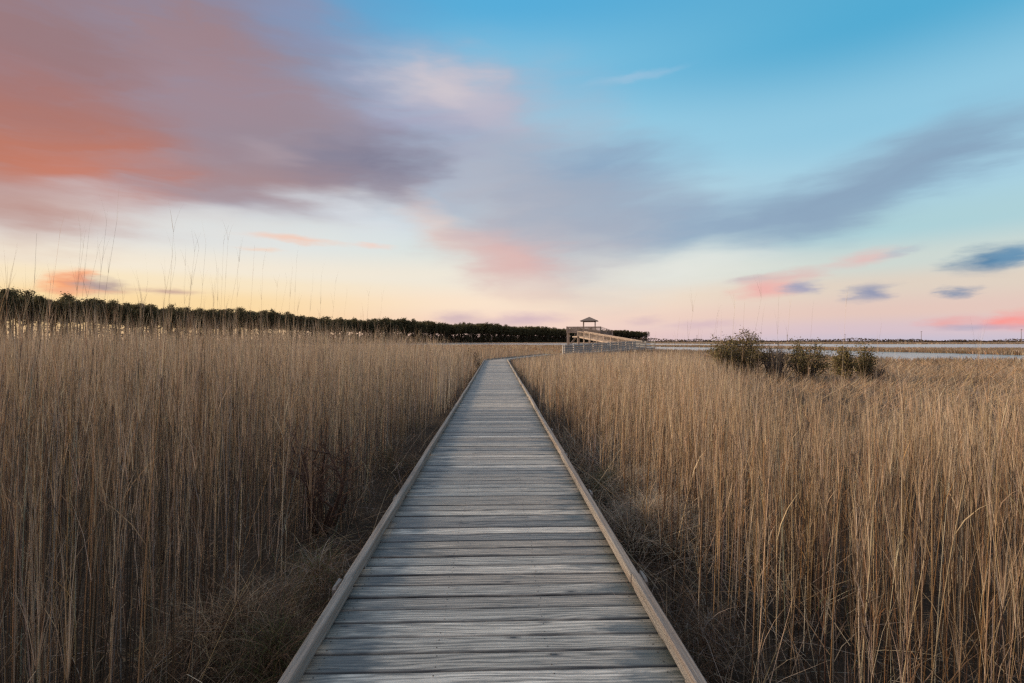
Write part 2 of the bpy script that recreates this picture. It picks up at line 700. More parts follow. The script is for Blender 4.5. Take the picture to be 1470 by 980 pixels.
for sd in (-1, 1):
    mb = MB()
    s0 = 0.15 if sd < 0 else 0.75
    mb.beam(off2(s0, sd * 0.933, DECK + 0.064), off2(L2, sd * 0.933, DECK + 0.064), 0.056, 0.065)
    sv = s0 + 0.3
    while sv < L2 - 0.4:
        mb.beam(off2(sv, sd * 0.933, DECK + 0.014), off2(sv + 0.4, sd * 0.933, DECK + 0.014), 0.044, 0.036)
        sv += 0.95
    mb.build('curb', M_CURB, bw)
# stringers
for u in (-0.86, -0.29, 0.29, 0.86):
    mb = MB()
    mb.box(u - 0.022, u + 0.022, -4, BEND[1], DECK - 0.24, DECK - 0.041)
    mb.beam(off2(0.3, u, DECK - 0.15), off2(L2, u, DECK - 0.15), 0.044, 0.19)
    mb.build('stringer', M_POST, bw)

# support posts that poke up outside the curbs
def post_mesh(h):
    mb = MB()
    mb.box(-0.012, 0.012, -0.07, 0.07, -0.4, h - 0.012)
    mb.quadbox([(-0.012, -0.07, h - 0.012), (0.012, -0.07, h - 0.012), (0.012, 0.07, h - 0.012), (-0.012, 0.07, h - 0.012),
                (-0.010, -0.062, h), (0.008, -0.05, h + 0.005), (0.009, 0.062, h - 0.008), (-0.010, 0.064, h + 0.002)])
    o = mb.build('post', M_CURB, bw)
    return o


first_post = post_mesh(DECK + 0.074)
k = 0
spots = []
yy = -2.3
while yy < BEND[1] - 0.5:
    spots += [(-0.984, yy, 0), (0.984, yy + 0.05, 0)]
    yy += 1.86
sv = 1.6
ang2 = math.atan2(d2.y, d2.x) - math.pi / 2
while sv < L2:
    for sd in (-1, 1):
        p = off2(sv, sd * 0.984, 0)
        spots.append((p[0], p[1], ang2))
    sv += 1.86
for i, (a, b, r) in enumerate(spots):
    o = first_post
    if i:
        o = first_post.copy()
        link(o, bw)
    o.location = (a + random.uniform(-0.004, 0.006), b + random.uniform(-0.08, 0.08), random.uniform(-0.03, 0.02))
    o.rotation_euler = (random.uniform(-0.02, 0.02), random.uniform(-0.02, 0.02), r + random.uniform(-0.03, 0.03))


# ------------------------------------------------------------------ ramps and tower
def ramp(root, A, B, width, mat, style, step, sides=(-1, 1), ground_posts=True, rail=1.07, post_w=0.1, trim=0.0):
    """sloping walkway from A to B (centre line, floor height) with railings; parts go under root"""
    A, B = Vector(A), Vector(B)
    d = B - A
    h = Vector((d.x, d.y, 0)).normalized()
    nrm = Vector((h.y, -h.x, 0))
    L = Vector((d.x, d.y, 0)).length
    up = Vector((0, 0, 1))
    mb = MB()
    mb.beam(A - up * 0.02, B - up * 0.02, width + 0.06, 0.04)
    for u in (-1, 0, 1):
        mb.beam(A + nrm * (u * (width / 2 - 0.04)) - up * 0.165, B + nrm * (u * (width / 2 - 0.04)) - up * 0.165, 0.05, 0.24)
    mb.build('walkway', mat, root)
    A0_, L0_ = A, L
    for sd in sides:
        A = A0_ + (B - A0_) * (trim / L0_ if sd < 0 else 0.0)
        d = B - A
        L = Vector((d.x, d.y, 0)).length
        o = nrm * (sd * (width / 2 + 0.05))
        n = max(2, round(L / step))
        # posts, one part each
        for k in range(n + 1):
            t = k / n
            p = A + d * t + o
            pm = MB()
            top = p.z + rail - 0.02
            pm.obox((p.x, p.y), (h.x, h.y), post_w / 2, post_w / 2, -0.3 if ground_posts else p.z - 0.3, top)
            pm.build('post', M_FPOST if mat == M_RAMP else mat, root)
        rl = MB()
        rl.beam(A + o + up * (rail), B + o + up * (rail), 0.15, 0.045)
        rl.build('top_rail', mat, root)
        sl = MB()
        oi = nrm * (sd * (width / 2 - 0.03))
        if style == 'slats':
            for zz in (0.14, 0.40, 0.66, 0.92):
                sl.beam(A + oi + up * zz, B + oi + up * zz, 0.035, 0.125 if zz < 0.9 else 0.10)
            sl.build('railing_boards', mat, root)
        else:
            sl.beam(A + oi + up * 0.10, B + oi + up * 0.10, 0.04, 0.09)
            sl.beam(A + oi + up * (rail - 0.09), B + oi + up * (rail - 0.09), 0.04, 0.09)
            m = int(L / 0.32)
            for k in range(m):
                p = A + d * ((k + 0.5) / m) + oi * 1.0
                q = p + nrm * (sd * 0.04)
                sl.obox((q.x, q.y), (h.x, h.y), 0.028, 0.021, p.z + 0.06, p.z + rail - 0.05)
            sl.build('balusters', mat, root)


# front ramp with grey board railing
near0 = Vector(at(808, 62))
near1 = Vector(at(927, 84))
dd = (near1 - near0).normalized()
nn = Vector((dd.y, -dd.x, 0))
W1 = 1.7
A1 = near0 - nn * (W1 / 2 + 0.05)
B1 = near1 - nn * (W1 / 2 + 0.05)
A1.z, B1.z = DECK - 0.05, DECK + 0.50
ar = tag(empty('access_ramp', (A1.x, A1.y, 0)), 'grey walkway ramp with board railing leading to the wooden tower', 'ramp')
ramp(ar, A1, B1, W1, M_RAMP, 'slats', 2.6, post_w=0.15, rail=1.10, trim=3.6)

tw = tag(empty('observation_tower', at(842, 113)), 'tan wooden observation tower with roofed deck and long sloping ramp', 'tower')
# turning landing and ramp two back to the left
E2 = Vector(at(834, 106.5))
S2 = Vector(at(917, 88.5))
E2.z, S2.z = 3.02, 0.98
ramp(tw, S2, E2, 1.5, M_TOWER, 'balusters', 2.3)
lm = MB()
lm.beam(B1 + Vector((0, 0, -0.1)), B1 + dd * 1.9 + Vector((0, 0, -0.1)), 3.6, 0.24)
lm.build('landing', M_RAMP, ar)
pe = B1 + dd * 1.9
for u in (-1.75, 0.0, 1.75):
    pm = MB()
    q = pe + nn * u
    pm.obox((q.x, q.y), (dd.x, dd.y), 0.06, 0.06, -0.3, B1.z + 1.07)
    pm.build('post', M_RAMP, ar)
rl = MB()
for zz, hh in ((1.09, 0.045), (0.2, 0.12), (0.45, 0.12), (0.7, 0.12), (0.92, 0.1)):
    rl.beam(pe - nn * 1.75 + Vector((0, 0, zz)), pe + nn * 1.75 + Vector((0, 0, zz)), 0.04 if zz < 1 else 0.14, hh)
    rl.beam(B1 + nn * (W1 / 2 + 0.05) + Vector((0, 0, zz)), pe + nn * (W1 / 2 + 0.05) + Vector((0, 0, zz)), 0.036 if zz < 1 else 0.13, hh * 0.96)
rl.build('landing_railing', M_RAMP, ar)

# upper deck
PHI = R(-13)
E1 = (math.cos(PHI), math.sin(PHI))
E2d = (-E1[1], E1[0])
DC = at(838.2, 114.5)
ZF = 4.15


def loc(a, b):
    return (DC[0] + E1[0] * a + E2d[0] * b, DC[1] + E1[1] * a + E2d[1] * b)


dm = MB()
dm.obox(DC, E1, 3.75, 2.3, ZF - 0.05, ZF)
for b in (-2.22, -0.8, 0.8, 2.22):
    dm.obox(loc(0, b), E1, 3.72, 0.03, ZF - 0.30, ZF - 0.053)
for a in (-3.69, 3.69):
    dm.obox(loc(a, 0), E1, 0.03, 2.18, ZF - 0.30, ZF - 0.055)
dm.build('platform', M_TOWER, tw)
for a in (-3.5, -1.2, 1.2, 3.5):
    for b in (-2.05, 0.0, 2.05):
        pm = MB()
        pm.obox(loc(a, b), E1, 0.12, 0.12, -0.3, ZF - 0.31)
        pm.build('support_post', M_TOWER, tw)
for (a0, a1, b) in ((-3.5, -1.2, -2.05), (1.2, 3.5, -2.05), (-3.5, -1.2, 2.05), (1.2, 3.5, 2.05)):
    p, q = loc(a0, b), loc(a1, b)
    br = MB()
    br.beam((p[0], p[1], 0.6), (q[0], q[1], 3.6), 0.05, 0.14)
    br.build('cross_brace', M_TOWER, tw)


def rail_run(a0, b0, a1, b1):
    p, q = loc(a0, b0), loc(a1, b1)
    L = math.dist(p, q)
    mb = MB()
    mb.beam((p[0], p[1], ZF + 1.04), (q[0], q[1], ZF + 1.04), 0.15, 0.045)
    mb.build('top_rail', M_TOWER, tw)
    mb = MB()
    for zz in (0.12, 0.92):
        mb.beam((p[0], p[1], ZF + zz), (q[0], q[1], ZF + zz), 0.036, 0.10)
    e = ((q[0] - p[0]) / L, (q[1] - p[1]) / L)
    m = int(L / 0.13)
    for k in range(m):
        t = (k + 0.5) / m
        mb.obox((p[0] + (q[0] - p[0]) * t + e[1] * 0.035, p[1] + (q[1] - p[1]) * t - e[0] * 0.035), e, 0.035, 0.016, ZF + 0.02, ZF + 0.99)
    mb.build('balusters', M_TOWER, tw)
    n = max(1, round(L / 2.4))
    for k in range(n + 1):
        t = k / n
        c = (p[0] + (q[0] - p[0]) * t - e[1] * 0.06, p[1] + (q[1] - p[1]) * t + e[0] * 0.06)
        pm = MB()
        pm.obox(c, e, 0.05, 0.05, ZF - 0.28, ZF + 1.015)
        pm.build('post', M_TOWER, tw)


rail_run(-3.68, -2.24, 3.68, -2.24)
rail_run(3.68, 2.24, -3.68, 2.24)
rail_run(-3.68, 2.2, -3.68, -2.2)
rail_run(3.68, 0.2, 3.68, 2.2)
# roofed shelter
GC = (1.2, 0.1)
for a in (-1.28, 1.28):
    for b in (-1.2, 1.2):
        pm = MB()
        pm.obox(loc(GC[0] + a, GC[1] + b), E1, 0.075, 0.075, ZF + 0.002, 6.42)
        pm.build('shelter_post', M_TOWER, tw)
hb = MB()
for sgn in (-1, 1):
    hb.obox(loc(GC[0], GC[1] + sgn * 1.2), E1, 1.42, 0.045, 6.26, 6.44)
    hb.obox(loc(GC[0] + sgn * 1.28, GC[1]), E1, 0.045, 1.15, 6.27, 6.43)
hb.build('header_beam', M_TOWER, tw)
rf = MB()
EV = 1.95
cor = [loc(GC[0] + s1 * EV, GC[1] + s2 * EV) for s1, s2 in ((-1, -1), (1, -1), (1, 1), (-1, 1))]
pk = loc(*GC)
i = len(rf.v)
rf.v += [(c[0], c[1], 6.50) for c in cor] + [(c[0], c[1], 6.40) for c in cor] + [(pk[0], pk[1], 7.42), (pk[0], pk[1], 7.25)]
rf.a += [(0, 0, 0)] * 10
for k in range(4):
    j = (k + 1) % 4
    rf.f += [(k, j, 8), (k + 4, 9, j + 4), (k, k + 4, j + 4, j)]
    rf.m += [0, 0, 0]
rfo = rf.build('roof', M_ROOF, tw)
# stair going down behind the ramp
p0 = loc(3.72, -1.0)
st0 = Vector((p0[0], p0[1], ZF - 0.02))
st1 = Vector((p0[0] + 2.5, p0[1] - 0.7, ZF - 0.95))
ramp(tw, st0, st1, 1.4, M_TOWER, 'slats', 2.2)
# landing between ramp two and the deck
lm = MB()
lc = E2 + (E2 - S2).normalized() * 0.9
lm.obox((lc.x, lc.y), (0.97, 0.2), 0.9, 1.5, 2.80, 3.0)
lm.build('landing', M_TOWER, tw)
sp = MB()
for k in range(6):
    t = k / 5
    q = (lc.x - 0.2 + 0.1 * k, lc.y + 1.4 + 0.33 * k)
    sp.obox(q, (1, 0), 0.6, 0.17, 3.05 + 0.17 * k, 3.09 + 0.17 * k)
sp.build('steps', M_TOWER, tw)


# ------------------------------------------------------------------ utility poles far behind the lagoon
def pole(px, ptop, Z, label):
    b = at(px, Z)
    root = tag(empty('utility_pole', b), label, 'utility pole', 'utility poles on the far horizon')
    top = hgt(ptop, Z)
    mb = MB()
    mb.tube([(b[0], b[1], -0.5), (b[0], b[1], top * 0.5), (b[0], b[1], top)], [0.28, 0.24, 0.19], 8)
    mb.build('shaft', M_POLE, root)
    mb = MB()
    mb.beam((b[0] - 1.1, b[1] - 0.3, top - 0.8), (b[0] + 1.1, b[1] - 0.3, top - 0.8), 0.18, 0.22)
    mb.build('crossarm', M_POLE, root)


pole(1213, 479, 640, 'thin utility pole on the horizon above the two smallest bushes')
pole(1322.5, 475, 560, 'thin utility pole on the horizon above the middle of the lagoon')
pole(1466, 472, 520, 'tall thin utility pole at the far right end of the horizon')
pole(1000.5, 481, 700, 'shortest thin utility pole just left of the large dark bush')
pole(1130, 480, 650, 'thin faint utility pole on the horizon above the leafless shrub')


# ------------------------------------------------------------------ reeds and grasses
TAN = (0.43, 0.315, 0.205)
PALE = (0.55, 0.445, 0.325)
ORANGE = (0.42, 0.26, 0.13)
GREYB = (0.30, 0.25, 0.205)
BROWN = (0.21, 0.135, 0.082)
DARK = (0.085, 0.058, 0.04)
GREEN = (0.10, 0.115, 0.045)


def walk_dist(x, y):
    """distance outside the boardwalk edge (section one and two)"""
    d1 = np.where(y < BEND[1], np.abs(x) - 0.98, np.hypot(np.maximum(np.abs(x) - 0.98, 0), y - BEND[1]))
    t = np.clip((x - BEND[0]) * d2.x + (y - BEND[1]) * d2.y, 0, L2)
    dd2 = np.hypot(x - BEND[0] - d2.x * t, y - BEND[1] - d2.y * t) - 0.98
    e = Vector((B1.x - A1.x, B1.y - A1.y))
    Lr = e.length + 2
    e.normalize()
    t = np.clip((x - A1.x) * e.x + (y - A1.y) * e.y, 0, Lr)
    d3 = np.hypot(x - A1.x - e.x * t, y - A1.y - e.y * t) - 0.95
    return np.minimum(np.minimum(d1, dd2), d3)


def column(x, y):
    return 735 + FPX * np.tan(np.arctan2(x - CAM[0], np.maximum(y, 0.3)) - YAW)


def height_field(x, y):
    """expected growth height"""
    px = column(x, y)
    dw = walk_dist(x, y)
    left = 1.94 - 0.55 * sstep(18, 46, y) + 0.10 * patchy(x, y, 0.5, 1.0)
    left = left * (0.80 + 0.20 * sstep(0.3, 2.6, dw))
    t = sstep(940, 1190, px)
    near_r = 1.50 - 0.78 * np.clip((y - 10) / 35, 0, 1)
    open_r = 1.42 + (0.34 - 1.42) * sstep(4.0, 9.5, y)
    right = near_r * (1 - t) + open_r * t + 0.08 * patchy(x, y, 0.6, 2.0)
    right = right * (0.82 + 0.18 * sstep(0.3, 2.0, dw))
    h = np.where(x < np.maximum(y - BEND[1], 0) * 0.348, left, right)
    far = sstep(46, 75, y)
    return h * (1 - far) + far * np.where(px < 760, 0.90, 0.60)


def scatter(y0, y1, dens, slope=1.22, pad=2.5):
    """random points in the widening strip ahead"""
    area = (y1 - y0) * 2 * (slope * (abs(y0) + abs(y1)) / 2 + pad)
    n = int(area * dens)
    y = np.sqrt(U(0, 1, n) * (y1 ** 2 - max(y0, 0) ** 2) + max(y0, 0) ** 2) if y0 > 0.5 else U(y0, y1, n)
    x = U(-1, 1, n) * (slope * np.abs(y) + pad)
    return x, y


def base3(x, y, z=-0.03):
    return np.stack([x, y, np.full_like(x, z)], 1)


reed = Veg()      # standing stalks
fine = Veg()      # leaves, feathery tops


def reed_bed(y0, y1, dens, lod):
    x, y = scatter(y0, y1, dens)
    dw = walk_dist(x, y)
    marg = np.where(x < 0, 0.62, 0.30) + 0.30 * patchy(x, y, 1.1, 5.0) - 0.25 * sstep(6, 25, y)
    px = column(x, y)
    mat_zone = sstep(940, 1150, px) * sstep(5.5, 10, y)           # trampled grass on the right
    keep = (dw > np.maximum(marg, 0.12)) & (U(0, 1, len(x)) > 0.93 * mat_zone)
    keep &= ~inside(CREEK, x, y)
    keep &= (U(0, 1, len(x)) < 0.78 + 0.42 * patchy(x, y, 1.0, 3.0))
    x, y = x[keep], y[keep]
    n = len(x)
    H = height_field(x, y) * (1 + RNG.normal(0, 0.115 if lod < 2 else 0.09, n))
    broken = U(0, 1, n) < (0.30 if lod == 0 else 0.15)
    H = np.where(broken, H * U(0.35, 0.85, n), H)
    az = RNG.normal(0.15, 1.3, n)
    lean = np.abs(RNG.normal(0, 0.045, n)) + np.where(U(0, 1, n) < 0.05, U(0.08, 0.6, n), 0)
    bend = np.abs(RNG.normal(0, 0.06, n))
    C = pal(n, [TAN, PALE, ORANGE, GREYB, BROWN, DARK], ([0.19, 0.09, 0.08, 0.14, 0.28, 0.22] if y1 < 7 else [0.30, 0.24, 0.13, 0.12, 0.14, 0.07]) if lod == 0 else [0.34, 0.30, 0.12, 0.10, 0.11, 0.03])
    C = C * (1 + 0.24 * patchy(x, y, 0.75, 9.0))[:, None]
    rg = (x > 0) & (U(0, 1, n) < 0.35)
    C[rg] *= np.array([1.03, 0.96, 0.86])
    lg = x < 0
    C[lg] *= np.array([0.90, 0.95, 1.0])
    b = base3(x, y)
    if lod == 0:
        W = U(0.0045, 0.010, n)
        P = reed.stems(b, az, H, W, lean, bend, 4, C, 0.35)
        # leaves
        for _ in range(3):
            sel = U(0, 1, n) < 0.55
            m = int(sel.sum())
            t = U(0.15, 0.95, m)
            k = np.minimum((t * 4).astype(int), 3)
            Ps = P[sel]
            fr = (t * 4 - k)[:, None]
            root = Ps[np.arange(m), k] * (1 - fr) + Ps[np.arange(m), k + 1] * fr
            fine.ribbons(root, U(0, 6.28, m), U(0.12, 0.34, m), U(0.003, 0.007, m), U(0.08, 0.4, m), U(0.0, 0.9, m), 3,
                         U(0, 6.28, m), C[sel] * U(0.7, 1.15, (m, 1)), root=0.3)
        # feathery upper growth: many hair-fine blades
        for _ in range(20 if y1 < 7 else 14):
            sel = (~broken) & (U(0, 1, n) < 0.9)
            m = int(sel.sum())
            k = RNG.choice([2, 3, 4], m, p=[0.14, 0.40, 0.46])
            root = P[sel][np.arange(m), k]
            fine.ribbons(root, U(0, 6.28, m), U(0.14, 0.42, m), U(0.0008, 0.0019, m), U(0.0, 0.15, m), U(0.0, 0.35, m), 2,
                         U(0, 6.28, m), pal(m, [TAN, PALE, BROWN, ORANGE], [0.45, 0.22, 0.27, 0.06] if y1 < 7 else [0.36, 0.52, 0.06, 0.06], 0.1))
    elif lod == 1:
        W = U(0.007, 0.013, n)
        P = reed.ribbons(b, az, H, W, lean, bend, 3, U(-0.9, 0.9, n), C, 0.25)
        for _ in range(4):
            k = RNG.integers(1, 4, n)
            root = P[np.arange(n), k]
            fine.ribbons(root, U(0, 6.28, n), U(0.15, 0.42, n), U(0.003, 0.0065, n), U(0.0, 0.25, n), U(0.0, 0.6, n), 2,
                         U(-1.2, 1.2, n), pal(n, [TAN, PALE, BROWN, GREYB], [0.42, 0.44, 0.06, 0.08], 0.12))
    else:
        W = U(0.014, 0.03, n)
        C = pal(n, [TAN, PALE, ORANGE, GREYB, BROWN], [0.36, 0.2, 0.14, 0.15, 0.15], 0.15)
        reed.ribbons(b, az, H, W, lean, bend, 2, U(-0.7, 0.7, n), C, 0.2)
        for _ in range(2):
            fine.ribbons(b, U(0, 6.28, n), H * U(0.7, 1.05, n), W * 0.7, U(0.02, 0.2, n), U(0.0, 0.6, n), 2,
                         U(-0.9, 0.9, n), pal(n, [TAN, PALE, GREYB], [0.5, 0.3, 0.2], 0.12))


reed_bed(-1.0, 6.0, 118, 0)
reed_bed(6.0, 12.5, 105, 0)
reed_bed(12.5, 30.0, 62, 1)
reed_bed(30.0, 66.0, 24, 2)

# tall solitary stalks that rise over the horizon
tall = [(33, 333, 3.6), (37, 335, 3.7), (70, 352, 4.2), (66, 356, 4.0), (88, 335, 4.4), (94, 345, 4.4), (110, 312, 3.5), (116, 318, 3.8), (20, 405, 3.4),
        (198, 360, 4.5), (203, 372, 5), (232, 335, 4.6), (238, 350, 5), (248, 362, 5.2), (256, 380, 4.6), (262, 395, 5.5), (270, 352, 4.8),
        (285, 390, 5.2), (292, 372, 5.0), (306, 385, 5.6), (312, 345, 5.2), (306, 350, 5.6), (335, 380, 5.8), (345, 350, 6), (365, 385, 6),
        (372, 400, 6.4), (405, 384, 6.4), (412, 375, 6.6), (388, 412, 7), (428, 408, 7), (455, 398, 7), (462, 405, 7.5), (480, 420, 8),
        (516, 425, 8), (532, 430, 9), (950, 452, 5), (962, 445, 5.2), (1000, 455, 5.6), (1035, 442, 5), (1055, 425, 5), (1060, 432, 5.4), (1075, 448, 5), (1110, 430, 4.6),
        (1118, 436, 4.8), (1152, 455, 5), (1198, 440, 4.4), (1236, 462, 4.8), (1010, 462, 6), (1028, 458, 6), (175, 400, 4.2), (150, 420, 4.0), (220, 410, 4.8)]
n = len(tall)
bx = np.array([at(p, z) for p, _, z in tall])
bx[:, 2] = -0.03
tz = np.array([hgt(q, z) for _, q, z in tall])
Ct = pal(n, [GREYB, PALE, TAN], [0.3, 0.3, 0.4], 0.1)
P = reed.stems(bx, U(-0.7, 0.7, n), tz / 0.99, np.full(n, 0.0028), U(0.0, 0.05, n), U(0.0, 0.16, n), 8, Ct, 0.35)
for _ in range(7):
    k = RNG.integers(6, 9, n)
    fine.ribbons(P[np.arange(n), k], U(0, 6.28, n), U(0.10, 0.30, n), np.full(n, 0.0012), U(0.0, 0.2, n), U(0.0, 0.5, n), 3, U(0, 6.28, n), Ct)
# a thin sprinkle of stalks slightly taller than the bed
x, y = scatter(2.2, 14, 1.2)
sel = (walk_dist(x, y) > 1.0) & (x < 0)
x, y = x[sel], y[sel]
n = len(x)
Ct = pal(n, [GREYB, BROWN, TAN], [0.3, 0.3, 0.4], 0.1)
P = reed.stems(base3(x, y), U(-0.7, 0.7, n), U(2.05, 2.42, n), np.full(n, 0.0034), U(0, 0.05, n), U(0, 0.2, n), 6, Ct, 0.3)
for _ in range(12):
    k = RNG.integers(4, 7, n)
    fine.ribbons(P[np.arange(n), k], U(0, 6.28, n), U(0.10, 0.28, n), np.full(n, 0.0014), U(0.0, 0.2, n), U(0.0, 0.5, n), 3, U(0, 6.28, n), Ct)

tag(reed.build('reeds', M_REED, None, True), 'dense bed of dry tan and brown reed stalks on both sides of the boardwalk', 'reeds', None, 'stuff')
tag(fine.build('reed_leaves', M_REED), 'fine dry leaves and feathery tops of the reeds', 'reeds', None, 'stuff')

# matted dead grass: beside the walk, under the reeds, and the trampled ground on the right
mat = Veg()


def mat_grass(x, y, L, W, tilt, bend, cols, wts, z=0.0, nseg=3, jit=0.2):
    n = len(x)
    b = base3(x, y)
    b[:, 2] = z if np.isscalar(z) else z
    mat.ribbons(b, U(0, 6.28, n), L, W, tilt, bend, nseg, U(0, 6.28, n), pal(n, cols, wts, jit))


x, y = scatter(-1, 13, 230, 0.22, 2.6)
dw = walk_dist(x, y)
ok = (dw > 0.0) & (dw < 1.7) & (U(0, 1, len(x)) < 1.15 - 0.35 * dw)
x, y, dw = x[ok], y[ok], dw[ok]
left_ = x < 0
n = len(x)
mound = 0.12 + 0.10 * patchy(x, y, 1.6, 8.0)
mat_grass(x, y, np.where(left_, U(0.12, 0.40, n), U(0.15, 0.5, n)), U(0.0025, 0.006, n), U(0.2, 1.4, n), U(0.0, 1.2, n),
          [BROWN, DARK, GREYB, TAN, GREEN], [0.33, 0.37, 0.12, 0.11, 0.07], np.maximum(mound, 0) * U(0, 1, n))
# litter lying flat under the reeds
x, y = scatter(0.2, 10, 85, 1.2, 2.0)
ok = walk_dist(x, y) > 0.02
x, y = x[ok], y[ok]
n = len(x)
mat_grass(x, y, U(0.2, 0.7, n), U(0.003, 0.007, n), U(1.0, 1.55, n), U(-0.2, 0.3, n),
          [BROWN, GREYB, TAN, DARK], [0.36, 0.14, 0.10, 0.40], U(0.02, 0.22, n), 2)
x, y = scatter(2.0, 10, 170, 0.0, 2.4)
ok = (walk_dist(x, y) > 0.03) & (x > 0)
x, y = x[ok], y[ok]
n = len(x)
mat_grass(x, y, U(0.3, 0.9, n), U(0.003, 0.006, n), U(0.6, 1.5, n), U(-0.2, 0.8, n), [PALE, TAN, ORANGE, GREYB], [0.38, 0.38, 0.12, 0.12], U(0.02, 0.30, n), 3)
x, y = scatter(2.2, 9, 14, 0.1, 2.6)
ok = (walk_dist(x, y) > 0.03) & (x < 0)
x, y = x[ok], y[ok]
n = len(x)
mat_grass(x, y, U(0.3, 0.9, n), U(0.003, 0.006, n), U(0.5, 1.5, n), U(-0.2, 0.8, n), [PALE, TAN, GREYB], [0.3, 0.35, 0.35], U(0.05, 0.3, n), 3)
# margins farther along the walk
x, y = scatter(12, 42, 30, 0.0, 2.3)
dw = walk_dist(x, y)
ok = (dw > 0.02) & (dw < 1.2)
x, y = x[ok], y[ok]
n = len(x)
mat_grass(x, y, U(0.3, 0.75, n), U(0.006, 0.012, n), U(0.1, 0.9, n), U(0.2, 1.4, n), [BROWN, DARK, GREYB, TAN], [0.35, 0.2, 0.2, 0.25], 0.0, 2)
# pale tussocks by the right curb and green sprouts
for (px, Z, rad, cnt, cols, wts, ln) in ((938, 5.2, 0.55, 3000, [PALE, TAN, GREYB], [0.5, 0.3, 0.2], 0.5),
                                         (905, 6.4, 0.45, 1400, [PALE, TAN, BROWN], [0.4, 0.4, 0.2], 0.5),
                                         (868, 6.6, 0.20, 420, [GREEN, TAN], [0.7, 0.3], 0.42),
                                         (330, 3.25, 0.5, 1300, [TAN, BROWN, DARK], [0.35, 0.3, 0.35], 0.5),
                                         (395, 3.0, 0.3, 700, [GREEN, BROWN, DARK], [0.35, 0.3, 0.35], 0.4),
                                         (455, 4.0, 0.30, 700, [BROWN, GREEN, GREYB], [0.4, 0.3, 0.3], 0.4),
                                         (560, 8.0, 0.5, 600, [BROWN, DARK, GREEN], [0.5, 0.35, 0.15], 0.4),
                                         (1010, 3.1, 0.4, 500, [BROWN, GREYB, DARK], [0.4, 0.2, 0.4], 0.4)):
    cx, cy, _ = at(px, Z)
    r = np.abs(RNG.normal(0, rad * 0.6, cnt))
    a = U(0, 6.28, cnt)
    x, y = cx + r * np.cos(a), cy + r * np.sin(a)
    ok = walk_dist(x, y) > 0.02
    x, y, r = x[ok], y[ok], r[ok]
    n = len(x)
    mat_grass(x, y, U(0.5, 1.1, n) * ln, U(0.0022, 0.005, n), U(0.05, 0.8, n), U(0.8, 2.4, n), cols, wts,
              np.maximum(0, 0.32 * (1 - (r / (rad * 1.2)) ** 2)) * U(0.3, 1, n), 4)
# trampled marsh grass on the right, 8 to 48 m out
x, y = scatter(5.5, 48, 62, 1.25, 1.0)
px = column(x, y)
w = sstep(880, 1080, px) * sstep(5, 9, y)
ok = (U(0, 1, len(x)) < w * (1 - 0.6 * sstep(30, 40, y))) & (~inside(CREEK, x, y))
x, y = x[ok], y[ok]
n = len(x)
swirl = patchy(x, y, 0.5, 4.0)
b = base3(x, y)
b[:, 2] = np.maximum(0, 0.16 + 0.20 * patchy(x, y, 0.8, 6.0)) * U(0.2, 1, n)
sz = 0.7 + y / 28.0
mat.ribbons(b, swirl * 4 + RNG.normal(0, 0.9, n), U(0.45, 1.0, n), U(0.005, 0.010, n) * sz, U(0.7, 1.45, n), U(-0.2, 0.7, n), 3, U(0, 6.28, n),
            pal(n, [TAN, PALE, ORANGE, GREYB, BROWN], [0.25, 0.13, 0.26, 0.13, 0.23], 0.2))
tag(mat.build('matted_grass', M_REED), 'tangled low dead grass along the boardwalk edges and the trampled marsh', 'grass', None, 'stuff')

# far marsh grass
farg = Veg()
for (y0, y1, dens, wd, hh) in ((44, 110, 5.5, 0.10, 0.62), (110, 220, 1.5, 0.24, 0.55), (220, 480, 0.28, 0.6, 0.6)):
    x, y = scatter(y0, y1, dens, 1.3, 0)
    ok = ~(inside(CREEK, x, y) | inside(LAGOON, x, y)) & (walk_dist(x, y) > 0.2)
    x, y = x[ok], y[ok]
    n = len(x)
    band = patchy(x * 0.35, y, 0.11, 2.0)
    H = hh * (1 + 0.35 * band) * U(0.6, 1.15, n)
    C = pal(n, [TAN, PALE, ORANGE, BROWN], [0.38, 0.24, 0.22, 0.16], 0.12)
    C *= (1 + 0.22 * band)[:, None]
    for _ in range(3):
        b = base3(x + U(-0.5, 0.5, n) * wd * 4, y + U(-1, 1, n))
        farg.ribbons(b, U(0, 6.28, n), H, np.full(n, wd) * U(0.6, 1.4, n), U(0.0, 0.5, n), U(0.0, 0.6, n), 2, U(-0.6, 0.6, n), C, 0.15)
tag(farg.build('marsh_grass', M_REED), 'low tan marsh grass stretching away to the water and horizon', 'grass', None, 'stuff')


